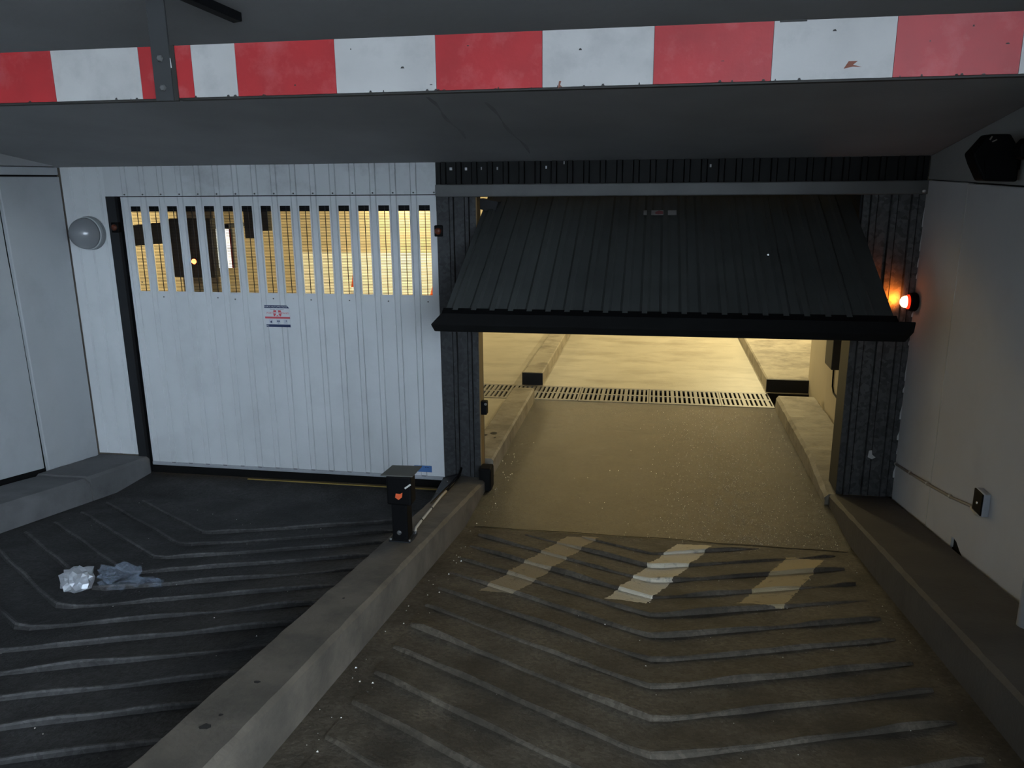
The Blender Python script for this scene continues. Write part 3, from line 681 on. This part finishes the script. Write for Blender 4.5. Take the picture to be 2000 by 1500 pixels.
# ---- barrier post on the curb
by = -1.78; bz = pz(by)
bpst = thing('reader_post', 'short black post with orange mark and flat cap on the curb', 'post', (-1.41, by, bz))
MB().box(-1.475, -1.345, by-.06, by+.09, bz-.005, bz+.014).build('base_plate', M['frame_dark'], bpst)
MB().box(-1.457, -1.362, by-.04, by+.055, bz+.012, bz+.40).build('post', M['black'], bpst, bevel=.006)
MB().box(-1.478, -1.330, by-.055, by+.045, bz+.235, bz+.415).build('head', M['black'], bpst, bevel=.012)
MB().prism([(-1.50, by-.075, bz+.42), (-1.310, by-.075, bz+.424), (-1.300, by+.085, bz+.428), (-1.48, by+.085, bz+.424)], (0, 0, .006)).build('cap_plate', mat('grey_brown_cap', (.10, .10, .088), .6), bpst)
MB().prism([(-1.425, by-.0565, bz+.285), (-1.405, by-.0565, bz+.272), (-1.385, by-.0565, bz+.288), (-1.380, by-.0565, bz+.318), (-1.395, by-.0565, bz+.308), (-1.420, by-.0565, bz+.310)], (0, .002, 0)).build('orange_mark', M['orange_print'], bpst)
MB().prism([(-1.362, by-.0575, bz+.340), (-1.327, by-.0575, bz+.366), (-1.332, by-.0575, bz+.374), (-1.367, by-.0575, bz+.348)], (0, .004, 0)).build('reflective_strip', M['joint'], bpst)
MB().lathe([(0.014, 0), (0.014, .004), (.007, .01)], (-1.415, by-.040, bz+.06), 'y', 16).build('lock', M['steel_bar'], bpst)
for (x, y) in ((-1.468, by-.045), (-1.352, by-.045), (-1.468, by+.075), (-1.352, by+.075)):
    MB().lathe([(0.007, .014), (.007, .022)], (x, y, bz), 'z', 8).build('bolt', M['chrome'], bpst)
# cable along the curb
path = [(-1.36, -1.70, pz(-1.70)+.012), (-1.39, -1.58, pz(-1.58)+.012), (-1.405, -1.40, pz(-1.40)+.012), (-1.425, -1.1, pz(-1.1)+.012), (-1.445, -0.80, pz(-.8)+.012), (-1.452, -.60, pz(-.6)+.012)]
cbl = thing('cable', 'pale cable lying on the curb behind the black post', 'cable', path[0])
MB().tube(path, 0.0085, 8).build('sheath', M['cable'], cbl, smooth=True)
dk = [path[-1], (-1.458, -.40, pz(-.4)+.013), (-1.47, -.16, pz(-.16)+.016), (-1.475, -0.02, pz(0)+.07)]
MB().tube(dk, 0.0095, 8).build('dark_sheath', M['black'], cbl, smooth=True)
for i in (2, 3):
    p = path[i]; MB().tube([(p[0], p[1]-.006, p[2]-.0), (p[0], p[1]+.006, p[2])], .0105, 8).build('cable_tie', M['black'], cbl)
# steel cover plate on the lane side of the curb, near the column
cp = thing('cover_plate', 'dark steel plate at the foot of the middle column', 'plate', (-1.55, -.4, 0))
MB().prism([(-1.63, -.02, .055), (-1.49, -.02, pz(0)+.02), (-1.475, -.92, pz(-.92)+.004), (-1.545, -.92, pz(-.92)-.10), (-1.60, -.5, -.03)], (0, 0, .006)).build('plate', M['frame_dark'], cp)
for (x, y) in ((-1.535, -.25), (-1.52, -.62)):
    MB().lathe([(0.008, 0), (.005, .006)], (x, y, pz(y)+.0), 'z', 8).build('bolt', M['steel_bar'], cp)
# rubber stop at the foot of the column and sensor beside it
tag(MB().box(-1.312, -1.215, -.12, .02, -0.0, .19).build('rubber_buffer', M['black_rubber'], bevel=.015), 'black rubber buffer at the foot of the middle column', 'buffer')
se = thing('photocell', 'small black photocell on the inner edge of the middle column', 'sensor', (-1.29, .03, .65))
MB().box(-1.312, -1.262, -.005, .06, .60, .71).build('housing', M['black'], se, bevel=.008)
MB().lathe([(0.012, 0), (.010, .004)], (-1.27, -.004, .69), 'y', 10).build('lens', M['chrome'], se)

# ---- conduit and switch on the right wall
pts = [(1.790, -0.03, .365), (1.790, -.30, .405), (1.790, -.75, .478), (1.790, -1.15, .550), (1.790, -1.42, .612), (1.788, -1.50, .618), (1.788, -1.60, .635)]
cd = thing('wall_conduit', 'thin brown conduit running along the foot of the right wall', 'conduit', pts[0])
MB().tube(pts, .0095, 8).build('tube', M['conduit'], cd, smooth=True)
for y, z in ((-.05, .368), (-.37, .418), (-.72, .474), (-1.12, .545)):
    MB().tube([(1.792, y-.008, z), (1.792, y+.008, z)], .0135, 8).build('clip', M['joint'], cd)
MB().tube([(1.788, -1.45, .612), (1.787, -1.52, .605), (1.787, -1.60, .632)], .0105, 8).build('elbow', M['cable'], cd, smooth=True)
sw = thing('key_switch', 'small black switch box at the end of the wall conduit', 'switch', (1.79, -1.58, .70))
MB().box(1.765, 1.80, -1.645, -1.535, .635, .765).build('box', mat('pale_switch_box', (.42, .45, .50), .5), sw, bevel=.006)
MB().box(1.757, 1.766, -1.640, -1.528, .640, .760).build('cover', M['black'], sw, bevel=.003)
MB().lathe([(0.008, 0), (.006, .004)], (1.757, -1.585, .695), 'x', 10).build('key_hole', M['chrome'], sw)
# white down pipe at the right edge
pp = thing('down_pipe', 'white plastic pipe standing on the dark ledge at the right edge', 'pipe', (1.72, -2.42, .45))
MB().tube([(1.702, -2.45, pz(-2.45)-.01), (1.702, -2.45, 1.5), (1.702, -2.45, cz(-2.45)+.05)], .055, 20).build('tube', M['pipe'], pp, smooth=True)
MB().tube([(1.702, -2.45, 1.6), (1.702, -2.45, 1.66)], .062, 20).build('clamp', M['pipe'], pp)

# ---- litter on the left lane
def crumple(name, c, r, sq, m, seed, sub=3, amp=.35, fr=9):
    bm = bmesh.new(); bmesh.ops.create_icosphere(bm, subdivisions=sub, radius=1)
    for v in bm.verts:
        n = v.co.normalized(); q = n*2.1+Vector((seed*3.7, seed*1.3, 0))
        a = 1+amp*noise.noise(q*1.2)+amp*.8*abs(noise.noise(q*2.6))-amp*.3
        p = n*a
        v.co = Vector((c[0]+p.x*r*sq[0], c[1]+p.y*r*sq[1], max(c[2]+p.z*r*sq[2], rz(c[1]+p.y*r*sq[1])+.001)))
    me = bpy.data.meshes.new(name); bm.to_mesh(me); bm.free(); me.materials.append(m)
    o = bpy.data.objects.new(name, me); COL.objects.link(o); return o
fo = crumple('foil_ball', (-3.045, -2.46, rz(-2.46)+.055), .080, (1.05, 1, .95), M['foil'], 1, 3, .4)
tag(fo, 'crumpled silver foil ball lying on the left ramp lane', 'litter')
pw = crumple('plastic_wrapper', (-2.86, -2.36, rz(-2.36)+.045), .095, (1.25, .9, .75), M['film'], 5, 4, .6)
tag(pw, 'crumpled clear plastic wrapper beside the foil ball', 'litter')
pt = crumple('wrapper_tail', (-2.72, -2.33, rz(-2.33)+.02), .07, (1.3, .6, .4), M['film'], 9, 3, .6); attach(pt, pw)

# ================================================================== INSIDE THE GARAGE
tag(curb('curb', -1.51, -1.265, [(0.24, -.06, .15), (2.62, -.02, .15)], M['curb_in'], ch=.016, seed=21), 'cream concrete curb between the column and the drain', 'curb')
k2 = thing('curb', 'cream concrete curb with black end face beyond the drain', 'curb', (-1.4, 3.4, 0))
curb('kerb_body', -1.52, -1.275, [(3.37, 0, .15), (9.5, 0, .15)], M['curb_in'], k2, ch=.014, seed=22)
MB().box(-1.522, -1.273, 3.345, 3.372, .0, .147).build('end_plate', M['frame_dark'], k2)
tag(curb('ledge', 1.33, 1.742, [(.006, -.02, .085), (.25, -.02, .10), (.7, -.02, .15), (2.64, -.02, .15)], M['curb_in'], ch=.025, seed=23, jit=.008), 'cream concrete ledge behind the right galvanised column', 'ledge')
k3 = thing('ledge', 'cream concrete ledge with black end face beyond the drain on the right', 'ledge', (1.8, 3.4, 0))
curb('ledge_body', 1.335, 2.548, [(3.42, 0, .15), (9.5, 0, .15)], M['curb_in'], k3, ch=.014, seed=24)
MB().box(1.33, 1.80, 3.385, 3.42, .0, .148).build('end_plate', M['frame_dark'], k3)
def pits(parent, spots, top):
    for i, (x, y, w, h) in enumerate(spots):
        z = top(y)+.0012; r3 = random.Random(i+int(abs(y)*100)); n = 9
        ring = [(x+w*math.cos(q*6.283/n)*(.7+.6*r3.random()), y+h*math.sin(q*6.283/n)*(.7+.6*r3.random())) for q in range(n)]
        MB().poly([(px, py, top(py)+.0030) for px, py in ring]).build('pit', M['spot'], parent)
pits(bpy.data.objects['curb.001'], [(-1.40, .93, .03, .035), (-1.46, .86, .022, .02), (-1.36, .80, .012, .012)], lambda y: .15)
pits(bpy.data.objects['curb'], [(-1.385, -3.60, .012, .012), (-1.40, -3.92, .022, .020), (-1.39, -3.84, .008, .008), (-1.39, -2.75, .006, .01)], pz)
# drain grates: bars with real openings, five in a row (first and last shorter)
def grate_mesh(w, name):
    g = MB(); y0, y1 = yt+.01, yb-.01; n = max(2, int(round(w/.052)))
    t = .012; zt = .004; zb_ = -.02
    ym = (y0+y1)/2
    for (a, b2) in ((y0, y0+.055), (ym-.022, ym+.022), (y1-.055, y1)): g.box(0, w, a, b2, zb_, zt)
    p = w/n
    for i in range(n+1):
        bw = .026 if i % 5 else .038
        xa = max(0, i*p-bw/2); xb2 = min(w, i*p+bw/2)
        for (a, b2) in ((y0+.055, ym-.022), (ym+.022, y1-.055)): g.box(xa, xb2, a, b2, zb_, zt-.0005)
    return g.mesh(name, M['grate'])
GX = [(-2.345, .78, 'cast drain grate left of the inner curb'), (-1.565, .775, 'drain grate running under the end of the inner curb'), (-.785, .78, 'drain grate across the lit lane next to the curb grate'), (0.0, .78, 'drain grate in the right half of the lit lane'), (0.785, .55, 'short bright drain grate at the right hand ledge')]
gm = {}
for (x, w, lb_) in GX:
    if w not in gm: gm[w] = grate_mesh(w, 'drain_grate')
    o = link_mesh('drain_grate', gm[w], None, (x, 0, 0)); tag(o, lb_, 'drain grate', 'drain grates across the garage floor')

# inner walls, ceiling
HI = 2.92
struct(MB().box(-9.5, 6.0, 10.0, 10.3, -.1, 3.1).build('wall_back', M['wall_in']))
wb = bpy.data.objects['wall_back']
MB().box(-7.25, -4.0, 9.975, 10.0, .0, 0.98).build('dado', M['wall_white'], wb)
struct(MB().box(-9.5, -9.2, 0.3, 10.0, -.1, 3.1).build('wall_inner_left', M['wall_in']))
wi = struct(MB().box(1.745, 2.2, 0.25, 2.25, -.1, 3.1).box(1.72+.075, 2.2, 2.25, 3.44, -.1, 3.1).build('wall_inner_right', M['wall_in']))
MB().box(2.55, 2.85, 3.44, 10.0, -.1, 3.1).build('wall_recess', M['wall_in'], wi)
MB().box(2.2, 2.85, 3.40, 3.46, -.1, 3.1).build('wall_return', M['wall_in'], wi)
struct(MB().box(-9.5, 6.0, 0.3, 10.3, HI, 3.2).build('ceiling_inner', mat('garage_ceiling_paint', (.45, .42, .35), .85)))
# black cable and box on the inner right wall
ib = thing('control_box', 'dark control box with cable on the cream wall inside', 'box', (1.70, 1.7, .8))
MB().box(1.62, 1.743, 1.52, 1.82, .70, 1.45).build('box', M['dark_cabinet'], ib, bevel=.01)
MB().tube([(1.735, 1.97, 1.4), (1.735, 1.965, .8), (1.735, 1.93, .45), (1.735, 1.86, .40), (1.735, 1.55, .39), (1.735, 1.2, .36)], .008, 8).build('cable', M['black'], ib)
# lamps
for i, (x, y, z, p) in enumerate(LAMPS):
    t = thing('ceiling_lamp', ['fluorescent ceiling lamp above the right inside lane', 'fluorescent ceiling lamp behind the slotted door', 'fluorescent ceiling lamp far left inside the garage', 'fluorescent ceiling lamp deep inside above the left lane', 'added ceiling lamp brightening the pillar front behind the slots', 'added ceiling lamp brightening the slab and ramp at the opening'][i], 'lamp', (x, y, HI), 'ceiling lamps inside the garage')
    MB().box(x-.08, x+.08, y-.66, y+.66, z-.02, HI).build('housing', M['white_paint'], t, bevel=.01)
    MB().tube([(x, y-.60, z-.06), (x, y+.60, z-.06)], .016, 10).build('tube', M['tube'], t)
    for yy in (y-.61, y+.61): MB().box(x-.02, x+.02, yy-.015, yy+.015, z-.09, z-.02).build('socket', M['white_paint'], t)
# pillar with dark cabinet and red lamp, seen through the slots
pil = thing('pillar', 'cream square pillar behind the slotted door', 'pillar', (-6.7, 5.4, 0))
MB().box(-7.0, -6.4, 5.15, 5.75, 0, HI).build('shaft', M['wall_in'], pil, bevel=.02)
cab = thing('cabinet', 'dark tall cabinet hung on the pillar behind the door slots', 'cabinet', (-6.7, 5.0, 1.5))
MB().box(-7.02, -6.36, 4.98, 5.148, 1.05, 1.90).build('body', M['dark_cabinet'], cab, bevel=.01)
MB().box(-6.99, -6.69, 4.965, 4.98, 1.09, 1.86).build('cabinet_door', M['dark_cabinet'], cab)
MB().box(-6.67, -6.39, 4.965, 4.98, 1.09, 1.86).build('cabinet_door', M['dark_cabinet'], cab)
rl = thing('signal_lamp', 'small glowing red lamp on the dark cabinet behind the slots', 'lamp', (-6.66, 4.95, 1.29))
MB().box(-6.70, -6.60, 4.94, 4.964, 1.24, 1.34).build('housing', M['black'], rl)
MB().lathe([(.038, 0), (.034, .015), (.015, .024), (.002, .026)], (-6.655, 4.94, 1.288), 'y', 16).build('lens', M['red_lit'], rl, smooth=True)
du = thing('air_duct', 'dark horizontal duct left of the pillar behind the slots', 'duct', (-8, 4.9, 1.6))
MB().prism([(-9.18, 4.85, 1.36), (-7.03, 4.85, 1.56), (-7.03, 4.85, 1.86), (-9.18, 4.85, 1.66)], (0, .25, 0)).build('duct_body', M['dark_cabinet'], du)
MB().box(-9.18, -5.4, 3.9, 4.1, 2.13, 2.40).build('duct_body', M['dark_cabinet'], du)
hs = thing('hanging_sign', 'dark hanging sign board behind the middle door slots', 'sign', (-5.73, 5, 2.9))
MB().box(-5.83, -5.64, 4.98, 5.02, 1.62, 2.25).build('board', M['dark_cabinet'], hs)
MB().tube([(-5.735, 5, 2.25), (-5.735, 5, HI)], .012, 8).build('rod', M['frame_dark'], hs)
h2 = thing('hanging_box', 'small dark box hung from the garage ceiling behind the slots', 'box', (-5.51, 5, 2.9))
MB().box(-5.585, -5.445, 4.94, 5.06, 1.73, 2.05).build('body', M['dark_cabinet'], h2)
MB().tube([(-5.51, 5, 2.05), (-5.51, 5, HI)], .012, 8).build('rod', M['frame_dark'], h2)
lbx = thing('bright_patch_panel', 'white glowing panel with a red edge, made up for a bright patch beside the dark cabinet', 'light', (-6.2, 5.3, 1.2))  # glowing panel made up for a bright patch beside the cabinet
MB().box(-6.33, -6.06, 5.05, 5.13, 1.18, 1.76).build('housing', M['white_paint'], lbx)
MB().box(-6.32, -6.115, 5.045, 5.05, 1.19, 1.75).build('lit_face', emit('lit_white_panel', (1, .95, .82), 1.6), lbx)
MB().box(-6.115, -6.095, 5.044, 5.05, 1.19, 1.75).build('red_edge', M['red_paint'], lbx)
MB().box(-6.23, -6.16, 5.13, 5.6, 1.76, 1.82).build('bracket', M['frame_dark'], lbx)
def cone(x, y, h, label, k):
    t = thing('traffic_cone', label, 'cone', (x, y, 0), 'traffic cones inside the garage')
    MB().box(x-.17, x+.17, y-.17, y+.17, 0, .03).build('base', M['cone'], t, bevel=.008)
    MB().lathe([(.13, .03), (.018, h), (.012, h+.01)], (x, y, 0), 'z', 20).build('body', M['cone'], t, smooth=True)
    MB().lathe([(.13-.112*.35+.002, .03+(h-.03)*.35), (.13-.112*.6+.002, .03+(h-.03)*.6)], (x, y, 0), 'z', 20).build('sleeve', M['cone_white'], t, smooth=True)
cone(-5.76, 9.0, .66, 'orange and white traffic cone seen through the slots', 0)
cone(-4.17, 9.0, .42, 'orange traffic cone seen through the last slot on the right', 1)

# ---- grit on the right lane and slab, with extra pale specks standing for wet glints
gr = MB(); r2 = random.Random(33)
def grit(x, y, s):
    z = rz(y)+.001; n = len(gr.v); a = r2.random()*6.28
    for q in range(3): gr.v.append((x+s*math.cos(a+q*2.09), y+s*math.sin(a+q*2.09), z))
    gr.v.append((x, y, z+s*.9)); gr.f.extend([(n, n+1, n+3), (n+1, n+2, n+3), (n+2, n, n+3), (n, n+2, n+1)])
for i in range(1500):
    x = max(-1.2, min(1.28, r2.gauss(.55, .5))); y = -4.6+7.0*r2.random()
    if (y > 0.6 or y < -2.6) and r2.random() < .6: continue
    grit(x, y, .0015+.0035*r2.random()**4)
for i in range(200):
    grit(-4.1+2.5*r2.random(), -4.3+3.6*r2.random(), .0015+.003*r2.random()**3)
for i in range(90):
    grit(-1.16+.05*r2.gauss(0, 1), -3.8+5*r2.random(), .002+.005*r2.random()**2)
for i in range(1100):  # extra pale specks crowded along the lamp's reflection as painted glints
    grit(max(-.2, min(1.27, r2.gauss(.72, .28))), -.78+2.6*r2.random()**1.3, .0015+.003*r2.random()**2)
for i in range(1500):
    grit(max(-.6, min(1.27, r2.gauss(.72, .25))), -.78+3.3*r2.random()**1.2, .0012+.003*r2.random()**2)
o = gr.build('grit', M['grit_glint']); o['kind'] = 'stuff'; o['label'] = 'pale grit and painted wet glints over the ramp and slab'; o['category'] = 'grit'
